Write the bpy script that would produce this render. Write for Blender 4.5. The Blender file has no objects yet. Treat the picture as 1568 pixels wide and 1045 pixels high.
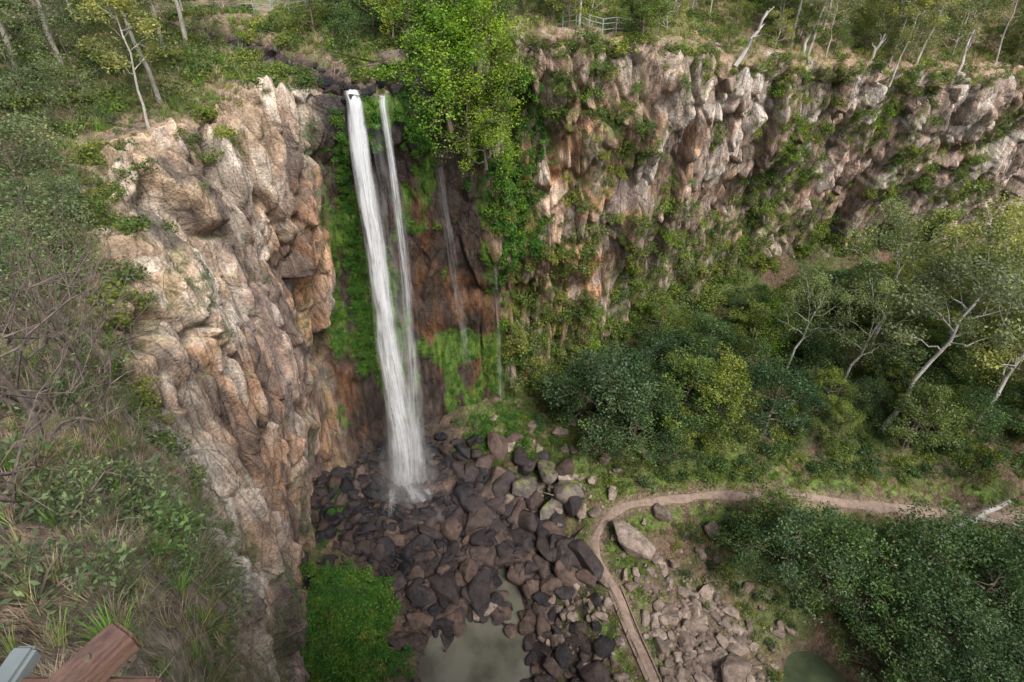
import bpy, bmesh, math, random, time
import numpy as np
from mathutils import Vector, Matrix
T0=time.time()
rng=np.random.default_rng(7); random.seed(7)
scene=bpy.context.scene
# ------------------------------------------------------------------ noise
def h3(ix,iy,iz,s=0):
    n=(ix*73856093 ^ iy*19349663 ^ iz*83492791 ^ (s*2654435761))&0xffffffff
    n=((n^(n>>15))*2246822519)&0xffffffff
    n=((n^(n>>13))*3266489917)&0xffffffff
    n=n^(n>>16)
    return n/4294967296.0
def vnoise(p,s=0):
    f=np.floor(p); i=f.astype(np.int64); t=p-f; t=t*t*(3-2*t)
    x,y,z=i[...,0],i[...,1],i[...,2]; a,b,c=t[...,0],t[...,1],t[...,2]
    def L(u,v,w): return u+(v-u)*w
    r0=L(L(h3(x,y,z,s),h3(x+1,y,z,s),a),L(h3(x,y+1,z,s),h3(x+1,y+1,z,s),a),b)
    r1=L(L(h3(x,y,z+1,s),h3(x+1,y,z+1,s),a),L(h3(x,y+1,z+1,s),h3(x+1,y+1,z+1,s),a),b)
    return L(r0,r1,c)
def fbm(p,scale,octv=4,s=0):
    p=p*scale; r=0; a=.5; tot=0
    for k in range(octv):
        r=r+a*vnoise(p+17.3*k,s+k); tot+=a; a*=.5; p=p*2.03
    return r/tot
def worley(p,s=0):
    f=np.floor(p).astype(np.int64); n=p.shape[0]
    b1=np.full(n,1e9); b2=np.full(n,1e9); vec=np.zeros((n,3)); cid=np.zeros((n,3),np.int64)
    for dx in (-1,0,1):
        for dy in (-1,0,1):
            for dz in (-1,0,1):
                c=f+np.array([dx,dy,dz])
                j=np.stack([h3(c[:,0],c[:,1],c[:,2],s+k) for k in (1,2,3)],1)
                v=p-(c+.05+.9*j); d=(v*v).sum(1)
                m=d<b1
                b2=np.where(m,b1,np.minimum(b2,d)); b1=np.where(m,d,b1)
                vec[m]=v[m]; cid[m]=c[m]
    idr=h3(cid[:,0],cid[:,1],cid[:,2],s+9)
    g=np.stack([h3(cid[:,0],cid[:,1],cid[:,2],s+20+k)-.5 for k in range(3)],1)
    return idr,(vec*g).sum(1),np.sqrt(b2)-np.sqrt(b1)
def sst(a,b,x):
    t=np.clip((x-a)/(b-a),0,1); return t*t*(3-2*t)
def mix(a,b,t): return a+(np.asarray(b)-a)*t[...,None]
# ------------------------------------------------------------------ node helpers
def newmat(name):
    m=bpy.data.materials.new(name); m.use_nodes=True
    nt=m.node_tree; nt.nodes.clear()
    o=nt.nodes.new('ShaderNodeOutputMaterial')
    return m,nt,o
def N(nt,t,**k):
    n=nt.nodes.new(t)
    for a,b in k.items():
        if a in n.inputs: n.inputs[a].default_value=b
        else: setattr(n,a,b)
    return n
def ramp(nt,fac,stops):
    r=nt.nodes.new('ShaderNodeValToRGB'); e=r.color_ramp.elements
    while len(e)<len(stops): e.new(.5)
    for k,(p,c) in enumerate(stops):
        e[k].position=p; e[k].color=(*c,1) if len(c)==3 else c
    nt.links.new(fac,r.inputs[0]); return r.outputs[0]
def mixc(nt,a,b,f,mode='MIX'):
    m=nt.nodes.new('ShaderNodeMix'); m.data_type='RGBA'; m.blend_type=mode
    for s,v in ((6,a),(7,b),(0,f)):
        if hasattr(v,'node'): nt.links.new(v,m.inputs[s])
        elif isinstance(v,(tuple,list)): m.inputs[s].default_value=(*v,1)
        else: m.inputs[s].default_value=v
    return m.outputs[2]
def terrain_mat(name,bumpd=.12,sc=1.0):
    m,nt,o=newmat(name)
    at=N(nt,'ShaderNodeAttribute',attribute_name='Col')
    rk=N(nt,'ShaderNodeAttribute',attribute_name='Rough')
    tc=N(nt,'ShaderNodeNewGeometry')
    mp=N(nt,'ShaderNodeMapping'); nt.links.new(tc.outputs['Position'],mp.inputs[0]); mp.inputs['Scale'].default_value=(1,1,.35)
    n1=N(nt,'ShaderNodeTexNoise',Scale=2.0*sc,Detail=7,Roughness=.66); nt.links.new(mp.outputs[0],n1.inputs['Vector'])
    n2=N(nt,'ShaderNodeTexNoise',Scale=8*sc,Detail=4,Roughness=.65); nt.links.new(tc.outputs['Position'],n2.inputs['Vector'])
    r1=ramp(nt,n1.outputs[0],[(.32,(.52,.50,.49)),(.5,(1.02,1.0,.98)),(.68,(1.45,1.42,1.38))])
    r2=ramp(nt,n2.outputs[0],[(.35,(.68,.68,.68)),(.65,(1.34,1.34,1.34))])
    c=mixc(nt,at.outputs['Color'],r1,1.0,'MULTIPLY'); c=mixc(nt,c,r2,1.0,'MULTIPLY')
    j1=N(nt,'ShaderNodeTexVoronoi',Scale=.9*sc,feature='DISTANCE_TO_EDGE'); nt.links.new(mp.outputs[0],j1.inputs['Vector'])
    vo2=N(nt,'ShaderNodeTexVoronoi',Scale=2.6*sc); nt.links.new(mp.outputs[0],vo2.inputs['Vector'])
    jr=ramp(nt,j1.outputs['Distance'],[(0,(.45,.43,.42)),(.05,(1,1,1))]); c=mixc(nt,c,jr,.6,'MULTIPLY')
    b=N(nt,'ShaderNodeBsdfPrincipled'); nt.links.new(c,b.inputs['Base Color'])
    nt.links.new(rk.outputs['Fac'],b.inputs['Roughness']); b.inputs['Specular IOR Level'].default_value=.3
    def mad(x,k,y):
        m_=N(nt,'ShaderNodeMath',operation='MULTIPLY_ADD'); nt.links.new(x,m_.inputs[0]); m_.inputs[1].default_value=k
        if y is None: m_.inputs[2].default_value=0
        else: nt.links.new(y,m_.inputs[2])
        return m_.outputs[0]
    sp=N(nt,'ShaderNodeSeparateColor'); nt.links.new(vo2.outputs['Color'],sp.inputs[0])
    hgt=mad(n1.outputs[0],1.0,None); hgt=mad(n2.outputs[0],.45,hgt); hgt=mad(sp.outputs[0],.28,hgt); hgt=mad(jr,.25,hgt)
    bp=N(nt,'ShaderNodeBump',Strength=.9,Distance=bumpd*3); nt.links.new(hgt,bp.inputs['Height']); nt.links.new(bp.outputs[0],b.inputs['Normal'])
    nt.links.new(b.outputs[0],o.inputs[0]); return m
def foliage_mat(name,cols,transl=.35):
    m,nt,o=newmat(name)
    oi=N(nt,'ShaderNodeObjectInfo'); at=N(nt,'ShaderNodeAttribute',attribute_name='lc')
    k=len(cols); c=ramp(nt,oi.outputs['Random'],[(i/(k-1),cc) for i,cc in enumerate(cols)])
    v=ramp(nt,at.outputs['Fac'],[(0,(.5,.55,.5)),(.6,(1.05,1.05,1.05)),(1,(1.8,1.65,1.35))])
    c=mixc(nt,c,v,1.0,'MULTIPLY')
    d=N(nt,'ShaderNodeBsdfPrincipled',Roughness=.5); d.inputs['Specular IOR Level'].default_value=.35; nt.links.new(c,d.inputs['Base Color'])
    t=N(nt,'ShaderNodeBsdfTranslucent'); nt.links.new(mixc(nt,c,(1.4,1.4,.65),1.0,'MULTIPLY'),t.inputs[0])
    mx=N(nt,'ShaderNodeMixShader',Fac=transl); nt.links.new(d.outputs[0],mx.inputs[1]); nt.links.new(t.outputs[0],mx.inputs[2])
    nt.links.new(mx.outputs[0],o.inputs[0]); return m
def simple_mat(name,c1,c2,scale=3,rough=.8,bump=.3,stretch=(1,1,1),dist=.05):
    m,nt,o=newmat(name)
    tc=N(nt,'ShaderNodeTexCoord'); mp=N(nt,'ShaderNodeMapping'); mp.inputs['Scale'].default_value=stretch
    nt.links.new(tc.outputs['Object'],mp.inputs[0])
    n=N(nt,'ShaderNodeTexNoise',Scale=scale,Detail=7,Roughness=.65); nt.links.new(mp.outputs[0],n.inputs['Vector'])
    c=ramp(nt,n.outputs[0],[(.35,c1),(.65,c2)])
    b=N(nt,'ShaderNodeBsdfPrincipled',Roughness=rough); nt.links.new(c,b.inputs['Base Color'])
    bp=N(nt,'ShaderNodeBump',Strength=bump,Distance=dist); nt.links.new(n.outputs[0],bp.inputs['Height']); nt.links.new(bp.outputs[0],b.inputs['Normal'])
    nt.links.new(b.outputs[0],o.inputs[0]); return m
# ------------------------------------------------------------------ mesh helpers
def quadmesh(name,V,Q,mats=(),mi=None,lc=None,col=None,rough=None,smooth=False):
    V=np.asarray(V,np.float32); Q=np.asarray(Q,np.int32)
    me=bpy.data.meshes.new(name); me.vertices.add(len(V)); me.vertices.foreach_set('co',V.ravel())
    me.loops.add(Q.size); me.loops.foreach_set('vertex_index',Q.ravel())
    me.polygons.add(len(Q)); me.polygons.foreach_set('loop_start',np.arange(0,Q.size,4,dtype=np.int32))
    for m in mats: me.materials.append(m)
    if mi is not None: me.polygons.foreach_set('material_index',np.asarray(mi,np.int32))
    me.polygons.foreach_set('use_smooth',np.full(len(Q),smooth,bool))
    me.update(calc_edges=True)
    if lc is not None:
        a=me.attributes.new('lc','FLOAT','POINT'); a.data.foreach_set('value',np.asarray(lc,np.float32))
    if col is not None:
        a=me.attributes.new('Col','FLOAT_COLOR','POINT'); c=np.ones((len(V),4),np.float32); c[:,:3]=col; a.data.foreach_set('color',c.ravel())
    if rough is not None:
        a=me.attributes.new('Rough','FLOAT','POINT'); a.data.foreach_set('value',np.asarray(rough,np.float32))
    return me
def addobj(name,me,loc=(0,0,0),rz=0,s=1,coll=None,parent=None,rot=None):
    o=bpy.data.objects.new(name,me); o.location=loc
    o.rotation_euler=rot if rot is not None else (0,0,rz)
    o.scale=(s,s,s) if not isinstance(s,(tuple,list)) else s
    (coll or scene.collection).objects.link(o)
    if parent: o.parent=parent
    return o
def gridq(a,b):
    i,j=np.meshgrid(np.arange(a-1),np.arange(b-1),indexing='ij'); k=(i*b+j).ravel()
    return np.stack([k,k+b,k+b+1,k+1],1)
class B:  # quad builder
    def __init__(s): s.V=[];s.Q=[];s.M=[];s.L=[];s.n=0
    def add(s,V,Q,m,lc):
        s.V.append(V); s.Q.append(Q+s.n); s.M.append(np.full(len(Q),m)); s.L.append(np.broadcast_to(lc,(len(V),)).copy()); s.n+=len(V)
    def tube(s,pts,rad,m=0,sides=6):
        pts=np.asarray(pts,float); k=len(pts); d=np.gradient(pts,axis=0); d/=np.linalg.norm(d,axis=1)[:,None]+1e-9
        ref=np.array([.3,.9,.1]) if abs(d[0][2])>.7 else np.array([0,0,1.])
        a=np.cross(d,ref); a/=np.linalg.norm(a,axis=1)[:,None]+1e-9; b=np.cross(d,a)
        th=np.arange(sides)/sides*2*np.pi
        V=pts[:,None]+np.asarray(rad)[:,None,None]*(a[:,None]*np.cos(th)[None,:,None]+b[:,None]*np.sin(th)[None,:,None])
        V=V.reshape(-1,3); Q=[]
        for i in range(k-1):
            for j in range(sides):
                Q.append((i*sides+j,i*sides+(j+1)%sides,(i+1)*sides+(j+1)%sides,(i+1)*sides+j))
        s.add(V,np.array(Q),m,.5)
    def leaves(s,C,size,m=1,up=.4,lcb=None,aspect=.45,droop=0):
        n=len(C); d=rng.normal(size=(n,3)); d[:,2]-=droop; d/=np.linalg.norm(d,axis=1)[:,None]
        q=rng.normal(size=(n,3)); q[:,2]*=(1-up); sd=np.cross(d,q+[0,0,up*0.1]); sd/=np.linalg.norm(sd,axis=1)[:,None]+1e-9
        if up>0:
            d[:,2]*=(1-up)
        L=size*rng.uniform(.6,1.3,n)[:,None]
        V=np.stack([C-d*L/2,C+sd*L*aspect/2,C+d*L/2,C-sd*L*aspect/2],1).reshape(-1,3)
        lc=np.clip((rng.uniform(0,1,n)*.6+.2)+(0 if lcb is None else lcb),0,1)
        s.add(V,np.arange(4*n).reshape(n,4),m,np.repeat(lc,4))
    def mesh(s,name,mats,smooth=False):
        return quadmesh(name,np.concatenate(s.V),np.concatenate(s.Q),mats,np.concatenate(s.M),np.concatenate(s.L),smooth=smooth)
def ball(n,r,flat=.8,hollow=.35):
    d=rng.normal(size=(n,3)); d/=np.linalg.norm(d,axis=1)[:,None]
    return d*(r*(hollow+(1-hollow)*rng.uniform(0,1,n)**.6))[:,None]*[1,1,flat]
# ------------------------------------------------------------------ materials
M_cliff=terrain_mat('cliff_rock_and_soil',.12)
M_floor=terrain_mat('gorge_ground',.12,1.5)
M_rain=foliage_mat('rainforest_leaves',[(.045,.095,.045),(.075,.14,.055),(.11,.19,.065),(.09,.15,.08)])
M_shrub=foliage_mat('shrub_leaves',[(.08,.14,.04),(.14,.21,.05),(.25,.29,.06),(.12,.18,.06),(.19,.22,.09)])
M_lime=foliage_mat('lime_leaves',[(.13,.27,.03),(.20,.35,.035),(.32,.39,.045)])
M_ivy=foliage_mat('ivy_leaves',[(.055,.16,.035),(.095,.235,.035),(.155,.28,.045)])
M_gum=foliage_mat('gum_leaves',[(.17,.22,.10),(.22,.27,.11),(.31,.33,.11),(.20,.24,.15)])
M_scrub=foliage_mat('scrub_leaves',[(.13,.19,.09),(.20,.25,.13),(.14,.23,.08)])
M_grass=foliage_mat('grass_blades',[(.17,.25,.07),(.27,.32,.11),(.44,.39,.24),(.46,.39,.27),(.22,.30,.08)],.3)
M_greeng=foliage_mat('green_blades',[(.14,.29,.045),(.20,.36,.065)],.3)
M_dry=foliage_mat('dry_blades',[(.42,.34,.25),(.33,.26,.20),(.48,.41,.32)],.3)
M_bark=simple_mat('pale_bark',(.34,.30,.26),(.62,.58,.53),2.5,.8,.3,(1,1,.4))
M_bark2=simple_mat('brown_bark',(.09,.07,.055),(.24,.19,.15),4,.9,.5,(1,1,.4))
M_white=simple_mat('dead_white_wood',(.42,.38,.34),(.72,.69,.65),2.5,.8,.3,(1,1,.3))
# ------------------------------------------------------------------ gorge loft
def std(x,y,z,A,Bp,C,g,dx=0):
    return [A,Bp,C,(x,y,z),(x+dx,y+1.6,z-7),(x+dx*2,y+4,z-16),(x+dx*2,y+6,g)]
cols=[
 [(60,-200,60),(45,-45,47),(40,-26,45),(40,-20,43.5),(40,-18,36),(40,-16,18),(40,-14,-9)],
 [(20,-200,60),(10,-30,48),(8,-8,46.4),(8,-3,46),(8,-2.5,38),(8,-2,20),(8,0,-9)],
 [(-20,-200,60),(-3,-25,48.5),(-1.2,-3,46.5),(-1.2,.0,46.1),(-2.6,1.2,38),(-5,3.5,18),(-8,7,-5)],
 [(-80,-190,60),(-13,-18,48),(-3.2,1.5,44),(-7,7.5,33.5),(-10,12,22),(-13,15.5,10),(-15,17,-3)],
 [(-200,-150,65),(-22,-8,47),(-7.2,6,41.5),(-10.2,12.1,33),(-12.6,17,26),(-14.2,20.5,17),(-17.5,21,-3)],
 [(-220,-60,65),(-28,2,46),(-10.5,10,39.8),(-13.8,16,34.6),(-15,21,27.5),(-16.3,25.5,16),(-18.5,26,-3)],
 [(-240,10,65),(-32,14,44),(-19,18,39.5),(-16.8,22,36),(-16,26.5,29.5),(-16.5,30.5,20),(-19.5,31,-3)],
 [(-240,70,65),(-36,30,43),(-24,28,40),(-19,28.5,38.5),(-16.5,32,32),(-15.8,34.5,25),(-21,34,-3)],
 [(-230,130,65),(-34,44,43),(-20,38,41),(-16,35,39.6),(-14.5,36.5,35.5),(-17.3,37.5,24),(-22,37,-3)],
 [(-160,190,68),(-28,56,43),(-18,43,41),(-13,38.8,40.2),(-14,40.3,34),(-17,42,20),(-18,42,-3)],
 [(-110,210,68),(-20,60,43),(-14,44,40.6),(-11,40,40),(-11.5,42,34),(-12.5,45,20),(-13,46,-3)],
 [(-70,220,70),(-14,66,44),(-9.5,45,41),(-8.5,40.8,39.7),(-8.5,43,34),(-8.5,46.5,20),(-8.5,48,-3)],
 [(-40,230,70),(-8,70,45),(-6,47,42),(-6.3,42,41),(-5.5,44,34),(-4.5,48,20),(-4,50,-3)],
 [(0,240,72),(0,72,45.3),(-1,48,43.0),(-1,43.5,42.6),(-.5,45,35),(0,48,20),(1,50.5,-3)],
 [(50,240,75),(12,76,45),(8,51,42.4),(7,46,42.0),(7.5,47,34),(8.5,50,22),(9,52,0)],
 std(17,50,40.2,(100,240,78),(26,80,45),(18.5,56,41),3),
 std(30,56,38.2,(170,240,80),(42,86,45),(33,62,39.6),8),
 std(45,62,36.2,(230,230,80),(60,92,44.5),(48,69,38.2),10),
 std(62,68,34.8,(270,220,80),(82,95,44),(66,76,37.0),10),
 std(95,78,33,(330,200,80),(118,102,44),(98,86,36),10),
 std(150,88,33,(400,180,80),(170,100,44),(155,94,37),10)]
CP=np.array(cols,float)
def hermite_axis(P,samples,dist):
    k=len(P); Mt=np.zeros_like(P)
    D=dist[...,None]
    sl=(P[1:]-P[:-1])/D
    Mt[0]=sl[0]; Mt[-1]=sl[-1]
    Mt[1:-1]=(sl[:-1]*D[1:]+sl[1:]*D[:-1])/(D[1:]+D[:-1])
    out=[];par=[]
    for i in range(k-1):
        n=samples[i]; t=np.arange(n)/n
        if i==k-2: t=np.append(t,1.)
        t=t.reshape((-1,)+(1,)*(P.ndim-1)); h=D[i][None]
        o=(2*t**3-3*t**2+1)*P[i]+(t**3-2*t**2+t)*h*Mt[i]+(-2*t**3+3*t**2)*P[i+1]+(t**3-t**2)*h*Mt[i+1]
        out.append(o); par.append(i+t.ravel())
    return np.concatenate(out),np.concatenate(par)
cd=np.linalg.norm(CP[1:,3:6]-CP[:-1,3:6],axis=2).mean(1)
steps=[]
for i,d in enumerate(cd):
    st=.09 if 2<=i<12 else (.11 if i<16 else (.16 if i<18 else .6))
    if i<2: st=.8
    steps.append(max(8,int(d/st)))
P1,su=hermite_axis(CP,steps,np.repeat(cd[:,None],7,1))
P2=np.swapaxes(P1,0,1)
rd=np.linalg.norm(P2[1:]-P2[:-1],axis=2)
P,vv=hermite_axis(P2,[30,60,70,80,95,90],rd)
P=np.swapaxes(P,0,1).copy()   # (NC,NR,3)
NC,NR=P.shape[:2]
SU=np.repeat(su[:,None],NR,1); VV=np.repeat(vv[None],NC,0)
def normals(P):
    a=np.gradient(P,axis=0); b=np.gradient(P,axis=1); n=np.cross(b,a); n/=np.linalg.norm(n,axis=2)[...,None]+1e-9
    return n
def vblur(a,k=2,it=2):
    for _ in range(it):
        p=np.pad(a,((0,0),(k,k)),mode='edge'); c=np.cumsum(np.pad(p,((0,0),(1,0))),axis=1); w=2*k+1
        a=(c[:,w:]-c[:,:-w])/w
    return a
Nn=normals(P)
FL=Nn[NC//2,10,2]<0
if FL: Nn=-Nn
flat=P.reshape(-1,3)
big=fbm(flat,.12,3,5).reshape(NC,NR); med=fbm(flat,.6,3,11).reshape(NC,NR); fine=vblur(fbm(flat,2.3,2,21).reshape(NC,NR),1,1)
butt=fbm(flat*[1,1,.25],.07,2,7).reshape(NC,NR)
rim=VV+(med-.5)*1.1+(big-.5)*.9
rock=sst(2.75,2.95,rim)
rock=np.maximum(rock, sst(2.3,2.6,VV)*sst(.56,.62,med)*.9)
rock=np.where(VV<5,rock*sst(2.6,3.25,SU+(med-.5)),rock)
creek=np.array([(-40,54),(-32,53),(-25,52),(-19.5,48.7),(-15,44.5),(-12,41.8),(-10.3,39.6)])
creekz=np.array([43.4,42.6,41.9,41.1,40.6,40.2,39.9])
def polydist(x,y,pl):
    best=np.full(x.shape,1e9); par=np.zeros(x.shape)
    for i in range(len(pl)-1):
        a=pl[i];b=pl[i+1];ab=b-a; t=np.clip(((x-a[0])*ab[0]+(y-a[1])*ab[1])/(ab@ab),0,1)
        d=np.hypot(x-a[0]-t*ab[0],y-a[1]-t*ab[1]); m=d<best
        best=np.where(m,d,best); par=np.where(m,i+t,par)
    return best,par
# rock displacement : angular, vertically jointed columns with tilted flat faces
idx=np.where((VV>2.0).ravel()&(SU>2.3).ravel()&(SU<19.2).ravel())[0]
pp=flat[idx]; warp=np.stack([fbm(pp*[1,1,.3],.3,2,31),fbm(pp*[1,1,.3],.3,2,32),fbm(pp,.2,2,33)*2],1)*.7
q=pp+warp
i1,f1,e1=worley(q*[.28,.28,.055],40)
i2,f2,e2=worley(q*[.80,.80,.16],60)
i3,f3,e3=worley(q*[1.9,1.9,.50],80)
rw=((SU.ravel()[idx])>13)*1.
cl=lambda e,w:np.clip(e/w,0,1)
dd=(1.9-.35*rw)*(i1+f1*1.6)*(.5+.5*cl(e1,.06))+.85*(i2+f2*1.8)*(.4+.6*cl(e2,.07))+.34*(i3+f3*1.8)*(.3+.7*cl(e3,.12))-1.4
dd-=.45*(1-cl(e1,.07))+.24*(1-cl(e2,.08))
dd+=(big.ravel()[idx]-.5)*3.0+(butt.ravel()[idx]-.5)*rw*6.0
wetz=(sst(8.75,9.3,SU)*(1-sst(12.5,13.0,SU)))
damp=(1-.65*wetz.ravel()[idx])*(.85+.15*rw)
dd*=damp
str_=vnoise(np.stack([pp[:,0]*.1,pp[:,1]*.1,pp[:,2]*.6],1),77)
dd+=wetz.ravel()[idx]*(str_-.4)*.6
disp=np.zeros(NC*NR); disp[idx]=dd
disp=vblur(disp.reshape(NC,NR),2,1)*np.clip(rock*sst(2.5,3.0,VV)+.15*rock,0,1)*sst(2.4,3.4,SU)
nearcam=np.hypot(P[...,0],P[...,1])
P+=Nn*disp[...,None]
gn=(1-rock)*((med-.5)*1.2+(fine-.5)*.25)*sst(1.2,6,nearcam)*sst(1.5,3,SU)
P[...,2]+=gn
cdist,cpar=polydist(P[...,0],P[...,1],creek)
cz=np.interp(cpar,np.arange(len(creek)),creekz)
cm=(1-sst(.8,2.6,cdist+(fine-.5)*1.2))*(VV<3.05)*(SU>7)
P[...,2]=P[...,2]*(1-cm)+(cz-.4+(fine-.5)*1.1)*cm
Nn=normals(P)*(-1 if FL else 1)
cellr=np.full(NC*NR,.5); cellr[idx]=i2; cellr=vblur(cellr.reshape(NC,NR),1,1)
cell1=np.full(NC*NR,.5); cell1[idx]=i1; cell1=cell1.reshape(NC,NR)
cell3=np.full(NC*NR,.5); cell3[idx]=i3; cell3=vblur(cell3.reshape(NC,NR),2,1)
edge=np.ones(NC*NR); edge[idx]=np.minimum(sst(-.04,.05,e1),.55+.45*sst(0,.06,e2))*(.85+.15*sst(0,.1,e3)); edge=vblur(edge.reshape(NC,NR),1,2)
# ---- colour
flat=P.reshape(-1,3)
streak=fbm(flat*[1,1,.2],.8,3,101).reshape(NC,NR)
tint=fbm(flat,.25,3,102).reshape(NC,NR)
light=np.array([.56,.49,.41]); tan=np.array([.49,.37,.26]); purp=np.array([.29,.225,.205]); orange=np.array([.52,.29,.15]); dark=np.array([.12,.11,.105])
leftw=1-sst(12,13,SU)
C=mix(np.broadcast_to(light,P.shape),(.60,.52,.465),1-leftw)
C=mix(C,tan,sst(.40,.58,tint*.65+cell1*.35)*(.5+.4*leftw))
low=sst(3.4,4.5,VV+(streak-.5)*2.4+(big-.5)*1.5)
C=mix(C,purp,low*(.82-.2*(1-leftw)))
orz=(np.exp(-((SU-8.2)/.9)**2)*sst(3.7,4.4,VV)*.9+.6*np.exp(-((SU-13.3)/1.0)**2)*sst(3.1,4.1,VV)+.35*np.exp(-((SU-5.2)/1.1)**2)*sst(3,3.6,VV)+.12*leftw+.34*(1-leftw))
C=mix(C,orange,np.clip(orz*sst(.36,.56,streak*.6+cellr*.35)*1.2,0,.85))
C=mix(C,(.42,.36,.34),sst(15.2,17,SU)*.4)
C=mix(C,(.46,.31,.24),sst(14.5,16.5,SU)*sst(.46,.60,tint)*.65)
C=mix(C,dark,sst(.55,.68,streak)*(.55+.2*leftw))
C=mix(C,(.74,.71,.66),sst(.50,.60,(1-streak)*.35+(1-med)*.4+cellr*.2)*(.6-.15*leftw)*(1-low*.5))
C*= (.72+.38*cellr+.2*cell3)[...,None]
wet=wetz*sst(2.85,3.1,VV)
wetc=mix(np.broadcast_to(np.array([.07,.054,.047]),P.shape),(.20,.10,.05),sst(.46,.62,streak*.6+tint*.4)*sst(3.4,4.2,VV)*.8)
wetc=mix(wetc,(.065,.063,.07),1-sst(3.3,3.9,VV+(big-.5)))
wetc=mix(wetc,(.04,.04,.042),np.exp(-((SU-10.3)/.45)**2)*.7)
wetc*=(.7+.6*cell3)[...,None]
C=mix(C,wetc*1.0,wet*.95)
C*=(.45+.55*edge)[...,None]
# moss
moss=np.exp(-((SU-9.75)/.16)**2)*sst(.35,.5,med)*sst(3.5,3.8,VV)*(1-sst(5.0,5.5,VV))
moss=np.maximum(moss,sst(.54,.62,fbm(flat*[1,1,.5],.45,3,111).reshape(NC,NR))*wet*.95)
C=mix(C,(.11,.21,.03),np.clip(moss,0,1)*.85)
vegn=fbm(flat*[1,1,.4],.28,4,120).reshape(NC,NR)
right=sst(12.4,13.2,SU)
vx=P[...,0]; vz=P[...,2]
vegm=sst(.51,.58,vegn)*.85*right
vegm=np.maximum(vegm,np.exp(-((SU-13.0)/.26)**2)*sst(41.5,39,vz)*sst(20,25,vz)*1.2*sst(.36,.48,med))
vegm=np.maximum(vegm,np.exp(-((vx-27.5)/3.2)**2)*right*sst(.38,.50,med)*1.0)
vegm=np.maximum(vegm,np.exp(-((vx-13.5+ (vz-30)*.8)/2.0)**2)*right*sst(.40,.52,med)*.9)
vegm=np.maximum(vegm,np.exp(-((vx-5.5)/1.0)**2)*right*sst(.42,.52,med)*.8)
bt=np.interp(vx,[0,6,12,20,35,60],[7,12,21,21,18,16])
vegm=np.maximum(vegm,right*sst(bt+3,bt-3,vz+(med-.5)*14+(butt-.5)*10))
vegm=np.maximum(vegm,(1-right)*sst(.54,.62,vegn)*sst(3.0,3.2,VV)*.55*(1-wetz))
vegm=np.clip(vegm,0,1)*sst(2.8,3.05,VV)
ledge=sst(.66,.86,Nn[...,2])*sst(2.9,3.1,VV)
C=mix(C,(.17,.20,.08),np.clip(vegm*sst(.42,.55,fine)*.8+ledge*.4,0,.9))
grass=mix(np.broadcast_to(np.array([.20,.23,.09]),P.shape),(.42,.34,.24),sst(.42,.58,tint))
grass=mix(grass,(.30,.20,.15),sst(.48,.60,fine)*.7)
grass=mix(grass,(.40,.27,.20),sst(14.0,16.0,SU)*.7)
C=mix(grass,C,rock)
C=mix(C,(.07,.062,.058),cm*.8)
rough=np.clip(.9-.5*wet*(1-moss)-.45*cm,.3,1)
me=quadmesh('gorge_cliff',flat,gridq(NC,NR),[M_cliff],col=np.clip(C.reshape(-1,3),0,1),rough=rough.ravel(),smooth=True)
addobj('gorge_cliff',me)
area=np.linalg.norm(np.cross(np.gradient(P,axis=0),np.gradient(P,axis=1)),axis=2)
def pick(prob,n):
    w=(np.clip(prob,0,None)*area).ravel()
    w=w/w.sum(); k=rng.choice(len(w),size=n,p=w)
    return flat[k]+rng.normal(size=(n,3))*.08, Nn.reshape(-1,3)[k]
platm=(VV<2.85)&(VV>.3)
platP=P[platm]
def gz(x,y):
    d=(platP[:,0]-x)**2+(platP[:,1]-y)**2; k=d.argmin(); return float(platP[k,2])
# ------------------------------------------------------------------ floor
ctl=np.array([(-11,41,1.4),(-18,38,1.5),(-14,45,2.5),(-8,47,3.5),(-3,49,4.5),(2,49,5),(8,51,7),(15,54,10),(24,58,13),(35,62,14),(50,66,14),(70,72,15),(110,84,16),
(0,43,3),(5,42,4.5),(10,44,6.5),(18,45,8),(30,46,9.5),(45,47,10),(65,50,10),(110,55,11),
(11,21,1),(9.2,27,2),(7.7,31,2.5),(8.9,34,3.5),(13.3,35.2,4.5),(25,34.7,6),(47,33.4,5),(70,33,4),(110,33,4),
(-2,26,-1),(-2,32,-.6),(-1,22,-1.2),(-1,15,-1.5),(-1,5,-3),(-12,30,0.2),(-17,31,1.5),(-14,24,1.5),(-10.5,22,.5),(-18,22,2),(-25,30,2),(-12,14,1),
(16,27,1),(25,28,2),(24.7,23.4,-.2),(22,19,-.6),(35,27,1.5),(45,22,0),(35,14,-1),(70,20,0),(110,15,0),(17,22,.6),(5,26,.5),(4,31,.9),(0,37,.8),(-6,36,.3),(10,8,-1),(40,4,-2),(90,0,0)],float)
def tps(r2): return np.where(r2>0,r2*np.log(r2+1e-12),0)
cc=ctl[:,:2]/10; K=tps(((cc[:,None]-cc[None])**2).sum(2))+np.eye(len(cc))*.02
PP=np.c_[np.ones(len(cc)),cc]; Amat=np.block([[K,PP],[PP.T,np.zeros((3,3))]])
wts=np.linalg.solve(Amat,np.r_[ctl[:,2],0,0,0])
pathpl=np.array([(12,14),(11,21),(9.9,24.5),(8.9,28),(7.7,31),(7.9,33),(9.3,34.6),(13.3,35.5),(18,35.6),(25,34.9),(34,34.3),(47,33.4),(70,33),(110,33)],float)
def smoothpl(pl,n):
    d=np.linalg.norm(pl[1:]-pl[:-1],axis=1)
    o,_=hermite_axis(pl,[max(2,int(x/n)) for x in d],d); return o
pathc=smoothpl(pathpl,.5)
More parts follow.
